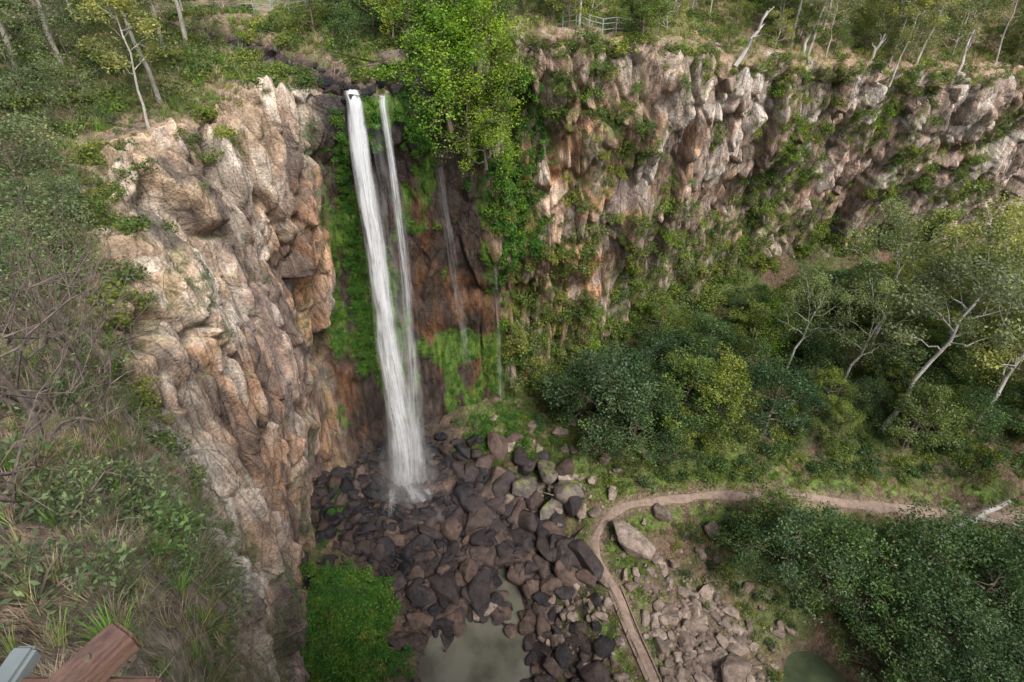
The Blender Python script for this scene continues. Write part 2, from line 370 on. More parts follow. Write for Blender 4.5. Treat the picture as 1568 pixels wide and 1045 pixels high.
def basez(x,y):
    q=np.stack([x,y],-1)/10; sh=q.shape[:-1]; q=q.reshape(-1,2)
    z=np.concatenate([tps(((c[:,None]-cc[None])**2).sum(2))@wts[:-3]+np.c_[np.ones(len(c)),c]@wts[-3:] for c in np.array_split(q,max(1,len(q)//20000))])
    z=z.reshape(sh)
    z-=1.5*np.exp(-(((x+2.6)/5.2)**2+((y-23.2)/4.0)**2)**2)
    z-=1.0*np.exp(-(((x+.6-(y-30)*-.35)/1.5)**2+((y-29.5)/3.8)**2)**2)
    z-=1.3*np.exp(-(((x-24.3)/2.4)**2+((y-21.8)/3.0)**2)**2)
    return z
def poolmask(x,y):
    w=(vnoise(np.stack([x*.7,y*.7,x*0],-1),301)-.5)*.7
    a=((x+2.6)/4.8)**2+((y-23.2)/3.7)**2; b=((x+.6+(y-30)*.35)/1.2)**2+((y-29.5)/3.4)**2; c=((x-24.3)/2.2)**2+((y-21.8)/2.8)**2
    return np.minimum(np.minimum(a,b),c)+w
def floorz(x,y):
    z=basez(x,y); pd,_=polydist(x,y,pathc[::3])
    p=np.stack([x,y,x*0],-1)
    n=(fbm(p,.35,4,201)-.5)*1.6+(fbm(p,1.6,3,205)-.5)*.5
    slope=sst(36,44,y)
    return z+n*(sst(.9,2.6,pd))*(1+slope*.8)*(.35+.65*sst(.7,1.4,poolmask(x,y))),pd
xs=np.concatenate([np.arange(-30,62,.28),np.arange(62,160,1.2)]); ys=np.arange(-4,96,.29)
X,Y=np.meshgrid(xs,ys,indexing='ij'); Z,PD=floorz(X,Y)
F3=np.stack([X,Y,Z],-1); ff=F3.reshape(-1,3)
fn=fbm(ff,.5,4,211).reshape(X.shape); fm=fbm(ff,.15,3,215).reshape(X.shape); fh=fbm(ff,2.2,3,219).reshape(X.shape)
ck=np.array([(-11,41),(-8,37),(-3,31),(-1,26),(0,20),(3,10)],float); ckd,_=polydist(X,Y,ck)
FC=mix(np.broadcast_to(np.array([.11,.13,.05]),F3.shape),(.20,.14,.10),sst(.4,.6,fn))
FC=mix(FC,(.14,.21,.05),sst(.5,.62,fm)*.7)
rk=1-sst(6,10,ckd+(fn-.5)*6); FC=mix(FC,(.085,.068,.058),rk)
FC=mix(FC,(.24,.18,.14),np.exp(-((X-15)/5)**2-((Y-23)/5)**2)*.9)
FC=mix(FC,(.30,.22,.17),(1-sst(.5,1.3,PD))*.7)
FC=mix(FC,(.16,.26,.05),np.exp(-((PD-1.7)/.9)**2)*sst(.45,.55,fh)*.8)
FC=mix(FC,(.14,.11,.08),(1-sst(.8,1.5,poolmask(X,Y)))*.8)
FC*=(.7+.6*fh)[...,None]
wetf=1-sst(2,9,np.hypot(X+11,Y-40)); FC*=(1-.5*wetf)[...,None]
me=quadmesh('gorge_floor',ff,gridq(*X.shape),[M_floor],col=np.clip(FC.reshape(-1,3),0,1),rough=np.clip(.9-.5*wetf-.3*rk,.3,1).ravel(),smooth=True)
addobj('ground',me)
def fz(x,y):
    z,_=floorz(np.array([x],float),np.array([y],float)); return float(z[0])
me=quadmesh('terrain',[(-3000,-3000,-14),(3000,-3000,-14),(3000,3000,-14),(-3000,3000,-14)],[(0,1,2,3)],[M_floor],col=np.full((4,3),(.09,.11,.05)),rough=np.full(4,.9))
addobj('terrain',me)
# path
def ribbon_mesh(name,cen,w,zoff,mat,zf,nx=7,jit=.12):
    t=np.gradient(cen,axis=0); t/=np.linalg.norm(t,axis=1)[:,None]; nr=np.stack([-t[:,1],t[:,0]],1)
    V=[]
    for j in range(nx):
        e=(vnoise(np.c_[cen*.8,np.full(len(cen),j*3.)],9)-.5)*jit*2 if j in(0,nx-1) else np.zeros(len(cen))
        xy=cen+nr*((j/(nx-1)-.5)*w+e)[:,None]
        z=zf(xy[:,0],xy[:,1])+zoff-(.12 if j in(0,nx-1) else 0)
        V.append(np.c_[xy,z])
    V=np.stack(V,1).reshape(-1,3)
    return quadmesh(name,V,gridq(len(cen),nx),[mat],smooth=True)
M_path=simple_mat('path_gravel',(.20,.145,.115),(.36,.27,.215),2.2,.9,.4)
def zf_path(x,y):
    z,_=floorz(x,y); return np.maximum(basez(x,y),z-.02)
addobj('walking_path',ribbon_mesh('walking_path',smoothpl(pathpl,.3),.9,.06,M_path,zf_path,7,.35))
# water
def water_mat(name,col,rough=.06,bs=.12,sc=2.5):
    m,nt,o=newmat(name); g=N(nt,'ShaderNodeNewGeometry')
    n=N(nt,'ShaderNodeTexNoise',Scale=sc,Detail=4); nt.links.new(g.outputs['Position'],n.inputs['Vector'])
    n2=N(nt,'ShaderNodeTexNoise',Scale=.35,Detail=3); nt.links.new(g.outputs['Position'],n2.inputs['Vector'])
    c=ramp(nt,n2.outputs[0],[(.36,tuple(x*.5 for x in col)),(.62,col)])
    b=N(nt,'ShaderNodeBsdfPrincipled',Roughness=rough,IOR=1.33); nt.links.new(c,b.inputs['Base Color']); b.inputs['Specular IOR Level'].default_value=1.0
    bp=N(nt,'ShaderNodeBump',Strength=bs,Distance=.1); nt.links.new(n.outputs[0],bp.inputs['Height']); nt.links.new(bp.outputs[0],b.inputs['Normal'])
    nt.links.new(b.outputs[0],o.inputs[0]); return m
M_pool=water_mat('muddy_water',(.185,.18,.14),.04,.12,3); M_pool2=water_mat('green_water',(.08,.10,.055)); M_crk=water_mat('creek_water',(.06,.07,.08),.12,.6,4)
def sheet(name,x0,x1,y0,y1,z,mat):
    gx,gy=np.meshgrid(np.linspace(x0,x1,20),np.linspace(y0,y1,20),indexing='ij')
    addobj(name,quadmesh(name,np.stack([gx,gy,gx*0+z],-1).reshape(-1,3),gridq(20,20),[mat],smooth=True))
sheet('plunge_pool',-9.5,4.5,15,34,-.95,M_pool)
sheet('creek_pool',20,29,16,27,-.75,M_pool2)
cc2=smoothpl(creek,.4)
def zf_c(x,y):
    _,p=polydist(x,y,creek); return np.interp(p,np.arange(len(creek)),creekz)
addobj('creek',ribbon_mesh('creek',cc2[:-5],1.7,-.27,M_crk,zf_c,5,.5))
# ------------------------------------------------------------------ scatter via geometry nodes
def scatter(name,pts,rot,scl,idx,coll):
    me=bpy.data.meshes.new(name); me.vertices.add(len(pts)); me.vertices.foreach_set('co',np.asarray(pts,np.float32).ravel())
    a=me.attributes.new('rot','FLOAT_VECTOR','POINT'); a.data.foreach_set('vector',np.asarray(rot,np.float32).ravel())
    scl=np.asarray(scl,np.float32)
    if scl.ndim==1: scl=np.repeat(scl[:,None],3,1)
    a=me.attributes.new('scl','FLOAT_VECTOR','POINT'); a.data.foreach_set('vector',scl.ravel())
    a=me.attributes.new('pick','INT','POINT'); a.data.foreach_set('value',np.asarray(idx,np.int32))
    o=addobj(name,me)
    ng=bpy.data.node_groups.new(name,'GeometryNodeTree')
    ng.interface.new_socket('Geometry',in_out='INPUT',socket_type='NodeSocketGeometry')
    ng.interface.new_socket('Geometry',in_out='OUTPUT',socket_type='NodeSocketGeometry')
    L=ng.links; nn=ng.nodes.new
    gi=nn('NodeGroupInput'); go=nn('NodeGroupOutput'); ip=nn('GeometryNodeInstanceOnPoints'); ci=nn('GeometryNodeCollectionInfo')
    ci.inputs['Collection'].default_value=coll; ci.inputs['Separate Children'].default_value=True; ci.inputs['Reset Children'].default_value=True
    def na(n,t):
        x=nn('GeometryNodeInputNamedAttribute'); x.data_type=t; x.inputs['Name'].default_value=n
        return [s for s in x.outputs if s.enabled and s.name=='Attribute'][0]
    e=nn('FunctionNodeEulerToRotation'); L.new(na('rot','FLOAT_VECTOR'),e.inputs[0])
    L.new(gi.outputs[0],ip.inputs['Points']); L.new(ci.outputs[0],ip.inputs['Instance']); ip.inputs['Pick Instance'].default_value=True
    L.new(na('pick','INT'),ip.inputs['Instance Index']); L.new(e.outputs[0],ip.inputs['Rotation']); L.new(na('scl','FLOAT_VECTOR'),ip.inputs['Scale'])
    L.new(ip.outputs[0],go.inputs[0])
    md=o.modifiers.new('instances','NODES'); md.node_group=ng
    return o
def protos(cname,meshes):
    c=bpy.data.collections.new(cname)
    for i,m in enumerate(meshes):
        o=bpy.data.objects.new('%s_%02d'%(cname,i),m); c.objects.link(o)
    return c
def rz(n,tilt=0): 
    r=np.zeros((n,3)); r[:,2]=rng.uniform(0,6.28,n); r[:,:2]=rng.normal(size=(n,2))*tilt; return r
def clump(mat,n,leaf,k=9,flat=.75,up=.3,aspect=.5):
    b=B()
    for i in range(k):
        c=ball(1,.72,flat,.3)[0]; c[2]=abs(c[2])*.9; r=rng.uniform(.25,.45)
        b.leaves(c+ball(n//k,r,.8,.5),leaf,0,up,rng.uniform(-.25,.25),aspect)
    for i in range(4):
        e=ball(1,.6,.8,.6)[0]; e[2]=abs(e[2]); 
        b.tube([(0,0,-.3),e*.5,e],[.03,.02,.008],1,4)
    return b.mesh('clump',[mat,M_bark2])
C_shrub=protos('cliff_shrub',[clump(M_shrub,440,.16) for _ in range(4)]+[clump(M_lime,440,.15)])
C_ivy=protos('ivy_clump',[clump(M_ivy,400,.16,8,.45,.5,.8) for _ in range(3)]+[clump(M_shrub,400,.16)])
C_under=protos('undergrowth',[clump(M_rain,420,.17) for _ in range(2)]+[clump(M_shrub,420,.16) for _ in range(3)])
C_scrub=protos('scrub',[clump(M_scrub,520,.11,12,.8,.1,.4) for _ in range(3)])
def tuft(mat,n,h,w,spread,lean=.6):
    b=B()
    a=rng.uniform(0,6.28,n); dx=np.c_[np.cos(a),np.sin(a)]; ln=rng.uniform(.1,1,n)*lean; H=h*rng.uniform(.5,1.15,n); base=dx*rng.uniform(0,spread,n)[:,None]
    sd=np.c_[-dx[:,1],dx[:,0]]; V=[]
    for i,t in enumerate((0,.4,.75,1.)):
        c=np.c_[base+dx*(H*ln*t**1.7)[:,None],H*t*(1-.35*ln*t*t)]
        ww=w*(1,.9,.6,.06)[i]
        V.append(np.stack([c-np.c_[sd*ww/2,np.zeros(n)],c+np.c_[sd*ww/2,np.zeros(n)]],1))
    V=np.stack(V,1).reshape(-1,3); o=np.arange(n)[:,None]*8
    Q=np.concatenate([o+np.array([[0,1,3,2]])+2*i for i in range(3)])
    b.add(V,Q,0,np.repeat(rng.uniform(.1,.9,n),8))
    return b.mesh('tuft',[mat])
C_grass=protos('grass_tuft',[tuft(M_grass,34,.42,.012,.14) for _ in range(3)]+[tuft(M_dry,38,.4,.009,.18,1.2)]+[tuft(M_greeng,28,.4,.013,.1)])
C_straw=protos('dry_grass_tuft',[tuft(M_dry,42,.5,.009,.22,1.4) for _ in range(3)]+[tuft(M_greeng,34,.45,.011,.14)])
# ------------------------------------------------------------------ boulders
def boulder(mat,seed,e=(1,.75,.6),bev=.06,npt=18):
    r=np.random.default_rng(seed); bm=bmesh.new()
    for _ in range(npt):
        p=r.uniform(-1,1,3); n=np.linalg.norm(p)+.01; m=abs(p).max(); p/=max(.55*m+.36*n,.5)
        bm.verts.new(Vector(p*np.array(e)*.5*r.uniform(.85,1,3)))
    res=bmesh.ops.convex_hull(bm,input=bm.verts)
    dl=[g for g in res['geom_interior'] if isinstance(g,bmesh.types.BMVert)]
    if dl: bmesh.ops.delete(bm,geom=dl,context='VERTS')
    bmesh.ops.dissolve_limit(bm,angle_limit=.2,verts=bm.verts,edges=bm.edges)
    bmesh.ops.bevel(bm,geom=list(bm.edges),offset=bev,segments=2,affect='EDGES',profile=.5)
    me=bpy.data.meshes.new('boulder'); bm.to_mesh(me); bm.free(); me.materials.append(mat); return me
def rock_mat(name,c1,c2,c3,rough,mosscol=None):
    m,nt,o=newmat(name); oi=N(nt,'ShaderNodeObjectInfo'); g=N(nt,'ShaderNodeNewGeometry')
    n=N(nt,'ShaderNodeTexNoise',Scale=1.6,Detail=8,Roughness=.7); nt.links.new(g.outputs['Position'],n.inputs['Vector'])
    n2=N(nt,'ShaderNodeTexNoise',Scale=6,Detail=6,Roughness=.72); nt.links.new(g.outputs['Position'],n2.inputs['Vector'])
    c=ramp(nt,oi.outputs['Random'],[(0,c1),(.5,c2),(1,c3)])
    v=ramp(nt,n.outputs[0],[(.35,(.45,.45,.45)),(.65,(1.55,1.5,1.45))]); c=mixc(nt,c,v,1.0,'MULTIPLY')
    if mosscol:
        nz=N(nt,'ShaderNodeSeparateXYZ'); nt.links.new(g.outputs['Normal'],nz.inputs[0])
        mm=N(nt,'ShaderNodeMath',operation='MULTIPLY'); nt.links.new(nz.outputs['Z'],mm.inputs[0]); nt.links.new(n.outputs[0],mm.inputs[1])
        f=ramp(nt,mm.outputs[0],[(.46,(0,0,0)),(.52,(1,1,1))]); c=mixc(nt,c,mosscol,f)
    b=N(nt,'ShaderNodeBsdfPrincipled',Roughness=rough); nt.links.new(c,b.inputs['Base Color']); b.inputs['Specular IOR Level'].default_value=.45
    bp=N(nt,'ShaderNodeBump',Strength=.9,Distance=.22); nt.links.new(n2.outputs[0],bp.inputs['Height']); nt.links.new(bp.outputs[0],b.inputs['Normal'])
    nt.links.new(b.outputs[0],o.inputs[0]); return m
M_rw=rock_mat('wet_boulder',(.028,.026,.032),(.065,.052,.052),(.15,.105,.085),.33)
M_rp=rock_mat('plunge_boulder',(.015,.015,.02),(.035,.032,.036),(.075,.052,.042),.28)
M_rd=rock_mat('dry_boulder',(.17,.135,.115),(.26,.205,.17),(.36,.30,.255),.8)
M_rm=rock_mat('mossy_boulder',(.12,.105,.095),(.17,.15,.135),(.22,.19,.165),.8,(.23,.27,.06))
C_rw=protos('wet_rock',[boulder(M_rw,s,(1,.78,.62)) for s in range(8)])
C_rp=protos('plunge_rock',[boulder(M_rp,s,(1,.78,.62)) for s in range(8)])
C_rd=protos('dry_rock',[boulder(M_rd,30+s,(1,.8,.62),.045) for s in range(7)])
def rocks(name,coll,n,gen,smin,smax,power=2.5,sink=.1,np_=8,inpool=.9,cond=None):
    x,y=gen(n); z,pd=floorz(x,y); k=(pd>1.0)&(poolmask(x,y)>inpool)
    if cond is not None: k&=cond(x,y)
    x,y,z=x[k],y[k],z[k]; n=len(x)
    s=smin+(smax-smin)*rng.uniform(0,1,n)**power
    rot=np.c_[rng.normal(size=(n,2))*.4,rng.uniform(0,6.28,n)]
    sc=np.stack([s*rng.uniform(.85,1.4,n),s*rng.uniform(.75,1.1,n),s*rng.uniform(.75,1.3,n)],1)
    scatter(name,np.c_[x,y,z+s*sink],rot,sc,rng.integers(0,np_,n),coll)
def along(pl,sd,a=0,b=1):
    def g(n):
        t=rng.uniform(a,b,n)*(len(pl)-1); i=np.minimum(t.astype(int),len(pl)-2); f=(t-i)[:,None]
        p=pl[i]*(1-f)+pl[i+1]*f+rng.normal(size=(n,2))*sd; return p[:,0],p[:,1]
    return g
def blob(cx,cy,sx,sy): return lambda n:(cx+rng.normal(size=n)*sx,cy+rng.normal(size=n)*sy)
rocks('boulder_field',C_rw,2300,along(ck,3.4,0.1,.95),.22,2.5,2.8)
rocks('plunge_boulders',C_rp,1500,blob(-12,39.0,4.4,3.8),.25,2.0,2.2)
rocks('large_boulders',C_rw,110,blob(-1.5,34.5,4.2,3.8),1.8,3.8,1.4,.12,8,1.3,lambda x,y:x>-6.5)
rocks('pool_rocks',C_rw,26,blob(-2.5,27,2.8,1.8),.8,2.2,1.5,.2,8,.25)
rocks('talus_stones',C_rd,1000,blob(15,23.5,3.6,3.6),.2,1.6,3.2,.05,7)
rocks('bank_stones',C_rd,400,blob(5.5,29,2.8,5),.2,1.4,2.6,.1,7)
rocks('slope_stones',C_rd,150,blob(6,40,5,4),.3,1.8,2.6,.1,7)
def placed(name,mat,seed,x,y,s,rot=(0,0,0),lift=.25):
    me=boulder(mat,seed,bev=.04); addobj(name,me,(x,y,fz(x,y)+s[2]*lift),s=s,rot=rot)
placed('large_boulder',M_rd,101,10.8,31.8,(4.8,3.0,3.0),(.25,.3,-.7))
placed('large_boulder',M_rm,102,4.2,36.2,(3.6,3.0,2.8),(.2,-.2,.4))
placed('large_boulder',M_rm,103,1.6,39.2,(3.8,3.4,2.8),(-.2,.2,.9))
placed('large_boulder',M_rw,104,-1.2,39.9,(2.8,2.6,3),(.3,.1,.2))
placed('large_boulder',M_rm,109,3.6,39.8,(3.8,2.8,3),(.1,.3,1.9))
placed('large_boulder',M_rw,105,-2.8,36.4,(4.8,3.4,3),(.2,.2,.5))
placed('large_boulder',M_rw,106,2.6,27.0,(3,1.6,1.6),(0,.1,2.1))
placed('large_boulder',M_rw,107,-5.6,28.6,(2.2,2.6,2.2),(0,.2,.3))
placed('large_boulder',M_rd,108,-2.4,27.6,(2.6,2.8,1.6),(0,.2,.9),.45)
placed('large_boulder',M_rm,110,5.6,36.8,(2.8,4.2,3.2),(.1,.1,.7))
placed('large_boulder',M_rd,111,17.5,22.0,(3.4,2.8,2.8),(.1,.1,.7))
me=boulder(M_rd,120); addobj('lip_boulder',me,(-8.0,42.6,41.6),s=(2.2,1.8,1.8))
cr=cc2[(cc2[:,0]>-34)]; k=rng.integers(0,len(cr),260); xy=cr[k]+rng.normal(size=(260,2))*1.5
zc=np.interp(polydist(xy[:,0],xy[:,1],creek)[1],np.arange(len(creek)),creekz)
s=.25+1.0*rng.uniform(0,1,260)**2.2; xk=xy[:,1]>41.0
scatter('creek_rocks',np.c_[xy,zc-.15][xk],np.c_[rng.normal(size=(260,2))*.3,rng.uniform(0,6.28,260)][xk],s[xk],rng.integers(0,8,260)[xk],C_rw)
kx=np.array([(-11.9,40.3,39.9),(-11.6,40.9,40.1),(-9.7,40.4,39.7),(-9.4,40.9,39.9),(-10.6,41.4,39.9),(-12.4,41.0,40.3),(-7.7,41.0,40.0),(-8.9,41.6,40.1),(-10.0,40.3,39.5),(-11.1,40.2,39.5)])
scatter('lip_rocks',kx,np.c_[rng.normal(size=(10,2))*.2,rng.uniform(0,6,10)],np.array([1.3,1.2,1.1,1.0,.8,1.3,1.2,1.1,.8,.8]),rng.integers(0,8,10),C_rp)
# ------------------------------------------------------------------ vegetation scatter
def align(nrm,up=.6):
    n=nrm*(1-up)+np.array([0,0,up]); n/=np.linalg.norm(n,axis=1)[:,None]
    ry=np.arccos(np.clip(n[:,2],-1,1)); rzz=np.arctan2(n[:,1],n[:,0]); return np.c_[np.zeros(len(n)),ry,rzz]
p,n=pick(vegm*sst(.4,.5,med)*right*((SU<18.5)),3700)
s=.22+1.1*rng.uniform(0,1,len(p))**2.0; s*=np.interp(p[:,2],[13,20,34],[1.5,1.1,.85])
scatter('cliff_shrubs',p+n*.1,align(n),s,rng.choice(5,len(p),p=[.22,.22,.22,.22,.12]),C_shrub)
p,n=pick(np.exp(-((rim-2.9)/.13)**2)*(SU>4)*(SU<18.5)*(cdist>2)*(P[...,2]>30),620)
scatter('rim_shrubs',p,rz(len(p),.2),.2+.8*rng.uniform(0,1,len(p))**2,rng.choice(5,len(p),p=[.24,.24,.24,.24,.04]),C_shrub)
p,n=pick(((vegm>.15)|(ledge>.4))*(SU<9)*(SU>2.8)*(VV>2.9)*(VV<5),560)
scatter('ledge_shrubs',p,align(n),.12+.5*rng.uniform(0,1,len(p))**2,rng.integers(0,3,len(p)),C_scrub)
p,n=pick(moss*(VV>3.1)*(VV<5.9),1100)
scatter('wall_moss',p,align(n,.2),.12+.33*rng.uniform(0,1,len(p))**1.5,rng.integers(0,3,len(p)),C_ivy)
p,n=pick(np.exp(-((SU-13.0)/.28)**2)*sst(41.5,39.5,P[...,2])*sst(21,27,P[...,2])*sst(.35,.5,med),620)
scatter('vine_curtain',p+n*.2,align(n,.3),.3+.65*rng.uniform(0,1,len(p)),rng.choice(4,len(p)),C_ivy)
p,n=pick((.9*np.exp(-((SU-11.6)/.3)**2)*(VV>3)*(VV<3.8)+np.exp(-((SU-9.68)/.14)**2)*(VV>3.5)*(VV<5.3)+.6*np.exp(-((SU-10.5)/.08)**2)*(VV>3)*(VV<3.7)+.6*np.exp(-((SU-9.6)/.1)**2)*(VV>2.9)*(VV<3.6)),500)
scatter('fall_side_plants',p+n*.1,align(n,.3),.18+.4*rng.uniform(0,1,len(p)),rng.choice(3,len(p)),C_ivy)
def floorpts(gen,n,clear=1.3):
    x,y=gen(n); z,pd=floorz(x,y); k=pd>clear; return np.c_[x,y,z][k]
def uni(x0,x1,y0,y1): return lambda n:(rng.uniform(x0,x1,n),rng.uniform(y0,y1,n))
pp=floorpts(uni(3,75,36.6,70),3600,1.6); pp=pp[(pp[:,1]<52+pp[:,0]*.28)&~((pp[:,0]<9)&(pp[:,1]<41))]
scatter('undergrowth',pp,rz(len(pp),.15),.5+1.0*rng.uniform(0,1,len(pp))**1.6,rng.integers(0,5,len(pp)),C_under)
pp=floorpts(uni(14,75,10,33.5),1300,1.9); pp=pp[~((pp[:,0]<20)&(pp[:,1]<27))&~((np.hypot((pp[:,0]-24.3)/3.0,(pp[:,1]-21.8)/4.0)<1))]
scatter('creek_bank_undergrowth',pp,rz(len(pp),.15),.4+.7*rng.uniform(0,1,len(pp))**1.6,rng.integers(0,5,len(pp)),C_under)
pp=floorpts(lambda n:(-14.0+rng.normal(size=n)*2.2,22.8+rng.normal(size=n)*3.2),1300); pp=pp[(pp[:,0]<-9.4+(vnoise(pp*.5,5)-.5)*3.5)&(pp[:,1]<29.8)]
pp[:,2]+=.9*np.exp(-((pp[:,0]+13)/3)**2)*rng.uniform(.3,1,len(pp))+vnoise(pp*[.45,.45,0],8)*1.8
scatter('ivy_mound',pp,rz(len(pp),.4),.3+.75*rng.uniform(0,1,len(pp))**1.5,rng.choice(4,len(pp),p=[.28,.28,.28,.16]),C_ivy)
pp=floorpts(blob(-.5,44.0,2.2,2.6),330); scatter('fern_bank',pp,rz(len(pp),.2),.3+.55*rng.uniform(0,1,len(pp)),rng.integers(0,4,len(pp)),C_ivy)
pp=floorpts(lambda n:(rng.normal(size=n)*1.5-17.5,rng.normal(size=n)*3.0+39),130); scatter('fern_clumps',pp,rz(len(pp),.2),.3+.5*rng.uniform(0,1,len(pp)),rng.integers(0,3,len(pp)),C_ivy)
pp=floorpts(along(pathc,1.9,0,.55),800,.68); scatter('path_side_plants',pp,rz(len(pp),.2),.12+.5*rng.uniform(0,1,len(pp))**1.5,rng.choice([0,1,2,3,4],len(pp)),C_shrub)
pp=floorpts(blob(4,34,4,5),320,1.2); pp=pp[poolmask(pp[:,0],pp[:,1])>1.2]; scatter('rock_garden_plants',pp,rz(len(pp),.2),.2+.45*rng.uniform(0,1,len(pp))**1.5,rng.choice([0,1,2,3,4],len(pp)),C_shrub)
# plateau grass
g=(1-rock)*(1-cm)
near=np.hypot(P[...,0],P[...,1]-0)
pr=g*(SU>1.8)*(SU<7.5)*(VV>1.3)*(near>1.3)*(near<30)/(1+(near/9)**2)
p,n=pick(pr,7500); nd=np.hypot(p[:,0],p[:,1]); scatter('grass',p,rz(len(p),.25),(.35+.6*rng.uniform(0,1,len(p)))*np.interp(nd,[3,10],[.7,1]),rng.choice(5,len(p),p=[.18,.18,.14,.36,.14]),C_grass)
pr=g*(SU>2.4)*(SU<9)*(VV>1.1)*(near>3)*(near<60)
p,n=pick(pr,4300); nd=np.hypot(p[:,0],p[:,1]); scatter('dry_grass',p,rz(len(p),.3),(.5+.9*rng.uniform(0,1,len(p)))*np.interp(nd,[3,14],[.5,1]),rng.choice(4,len(p),p=[.27,.25,.25,.23]),C_straw)
pr=g*(SU>7)*(SU<18.5)*(VV>1.0)*(P[...,1]<85)
p,n=pick(pr,5000); scatter('plateau_grass',p,rz(len(p),.3),.9+1.2*rng.uniform(0,1,len(p)),rng.choice(5,len(p)),C_grass)
pr=g*(SU>5.5)*(SU<18.8)*(VV>.9)*(P[...,1]<80)*(cdist>1.8)*sst(.3,.55,big)*(1+2.5*np.exp(-((SU-10.5)/2.2)**2))
p,n=pick(pr,2600); scatter('plateau_scrub',p,rz(len(p),.1),.4+1.2*rng.uniform(0,1,len(p))**1.5,rng.choice(5,len(p),p=[.24,.24,.24,.24,.04]),C_shrub)
pr=g*(SU>2.8)*(SU<8.2)*(VV>1.1)*(VV<2.9)*(near>5)*(near<45)*sst(.4,.55,med)
p,n=pick(pr,720); scatter('slope_scrub',p,rz(len(p),.2),.3+.8*rng.uniform(0,1,len(p))**1.5,rng.integers(0,3,len(p)),C_scrub)
p,n=pick((1-rock)*(SU>2.3)*(SU<7)*(VV>1.6)*(near>2.5)*(near<25),260); scatter('slope_rocks',p,rz(len(p),.4),.08+.5*rng.uniform(0,1,len(p))**3,rng.integers(0,7,len(p)),C_rd)
# ------------------------------------------------------------------ trees
def bez(a,b,sag,n=6,wob=.1):
    t=np.linspace(0,1,n)[:,None]; a=np.array(a,float);b=np.array(b,float)
    o=a+(b-a)*t; L=np.linalg.norm(b-a); o[:,2]+=(sag*4*t*(1-t))[:,0]; o[1:-1]+=rng.normal(size=(n-2,3))*wob*L/n; return o
def tree(h,cr,tr,clear=.4,nl=14,leaves=5000,leaf=.2,bark=M_bark,fol=M_rain,lean=(0,0),cl=.32,dens=1,upright=.5,sub=3,droop=0,flat=.75,nleaf_up=.3,wob=.12,rmin=.3):
    b=B(); top=np.array([lean[0]*h,lean[1]*h,h*.9]); tk=bez((0,0,-.6),top,0,9,wob*.8); rad=np.linspace(tr,tr*.22,9); rad[0]*=1.35
    b.tube(tk,rad,0,8); tips=[]
    for i in range(nl):
        t=clear+(1-clear)*(i+rng.uniform(0,1))/nl*.97; k=min(int(t*8),7); f=t*8-k; st=tk[k]*(1-f)+tk[k+1]*f
        a=i*2.4+rng.uniform(-.5,.5); prof=math.sin(math.pi*min(1,max(.12,(t-clear)/(1-clear)*.75+.22)))
        L=cr*prof*rng.uniform(.65,1.1); e=st+np.array([math.cos(a)*L,math.sin(a)*L,L*upright*rng.uniform(.4,1.2)])
        r0=np.interp(t,[0,1],[tr,tr*.25])*.5
        lm=bez(st,e,-L*.06,6,wob*1.6); b.tube(lm,np.linspace(r0,r0*rmin,6),0,5); tips.append(e)
        for j in range(sub):
            s0=lm[rng.integers(2,5)]; e2=s0+(e-st)*rng.uniform(.25,.6)+rng.normal(size=3)*L*.28
            b.tube(bez(s0,e2,0,4,wob*1.6),np.linspace(r0*.45,r0*rmin*.45,4),0,4); tips.append(e2)
    tips.append(top)
    per=int(leaves/len(tips))
    for tp in tips:
        r=cr*cl*rng.uniform(.6,1.25); w=int(per*dens*rng.uniform(.6,1.3))
        if w>3: b.leaves(tp+ball(w,r,flat,.25),leaf,1,nleaf_up,rng.uniform(-.35,.35),.5,droop)
    return b.mesh('tree',[bark,fol])
RT=[tree(8,3.6,.22,.2,18,8000,.24,M_bark2,M_rain,cl=.30) for _ in range(4)]+[tree(9,3.0,.2,.25,16,6500,.23,M_bark2,M_shrub,cl=.3) for _ in range(3)]
LT=[tree(6.5,2.8,.16,.1,20,8500,.19,M_bark2,M_lime,cl=.34),tree(6,2.6,.16,.15,16,6500,.18,M_bark2,M_shrub,cl=.32)]
GT=[tree(12,3.2,.15,.45,10,5500,.25,M_bark,M_gum,(rng.uniform(-.08,.08),rng.uniform(-.08,.08)),cl=.32,upright=.9,droop=.8) for _ in range(5)]
SG=[tree(5,1.9,.07,.2,12,2600,.18,M_bark,M_gum,(rng.uniform(-.15,.15),rng.uniform(-.1,.1)),cl=.30,upright=.9,droop=.6) for _ in range(4)]
def T(kind,name,x,y,s,floor=True,rot=None,sink=.2):
    z=(fz(x,y) if floor else gz(x,y))-sink
    return addobj(name,kind,(x,y,z),rng.uniform(0,6.28),s,rot=rot)
for x,y,s,k in [(9.5,42.5,1.25,0),(13,44.0,1.15,1),(7.4,45.2,.85,2),(12,40.6,.9,3),(17,42,1.15,4),(19.5,40.3,1.0,5),(21,43,1.1,6),(16,39.3,.75,1),(25,41,1.0,2),
    (20.5,30,.85,0),(23.5,29,1.0,1),(27,27.6,1.1,2),(30.5,26,1.1,3),(34,27.5,1.15,0),(37.5,25.5,1.2,1),(33,22.5,1.1,2),(29.6,21,.9,3),(37,20.5,1.15,0),(42,27,1.2,3),(42,22,1.2,1),(47,26,1.1,2),(38,16,1.1,3),(32,17,1.0,1),(48,20,1.2,0),(22.5,31.4,.75,5)]:
    T(RT[k],'rainforest_tree',x,y,s*rng.uniform(.92,1.08))
cnt=0
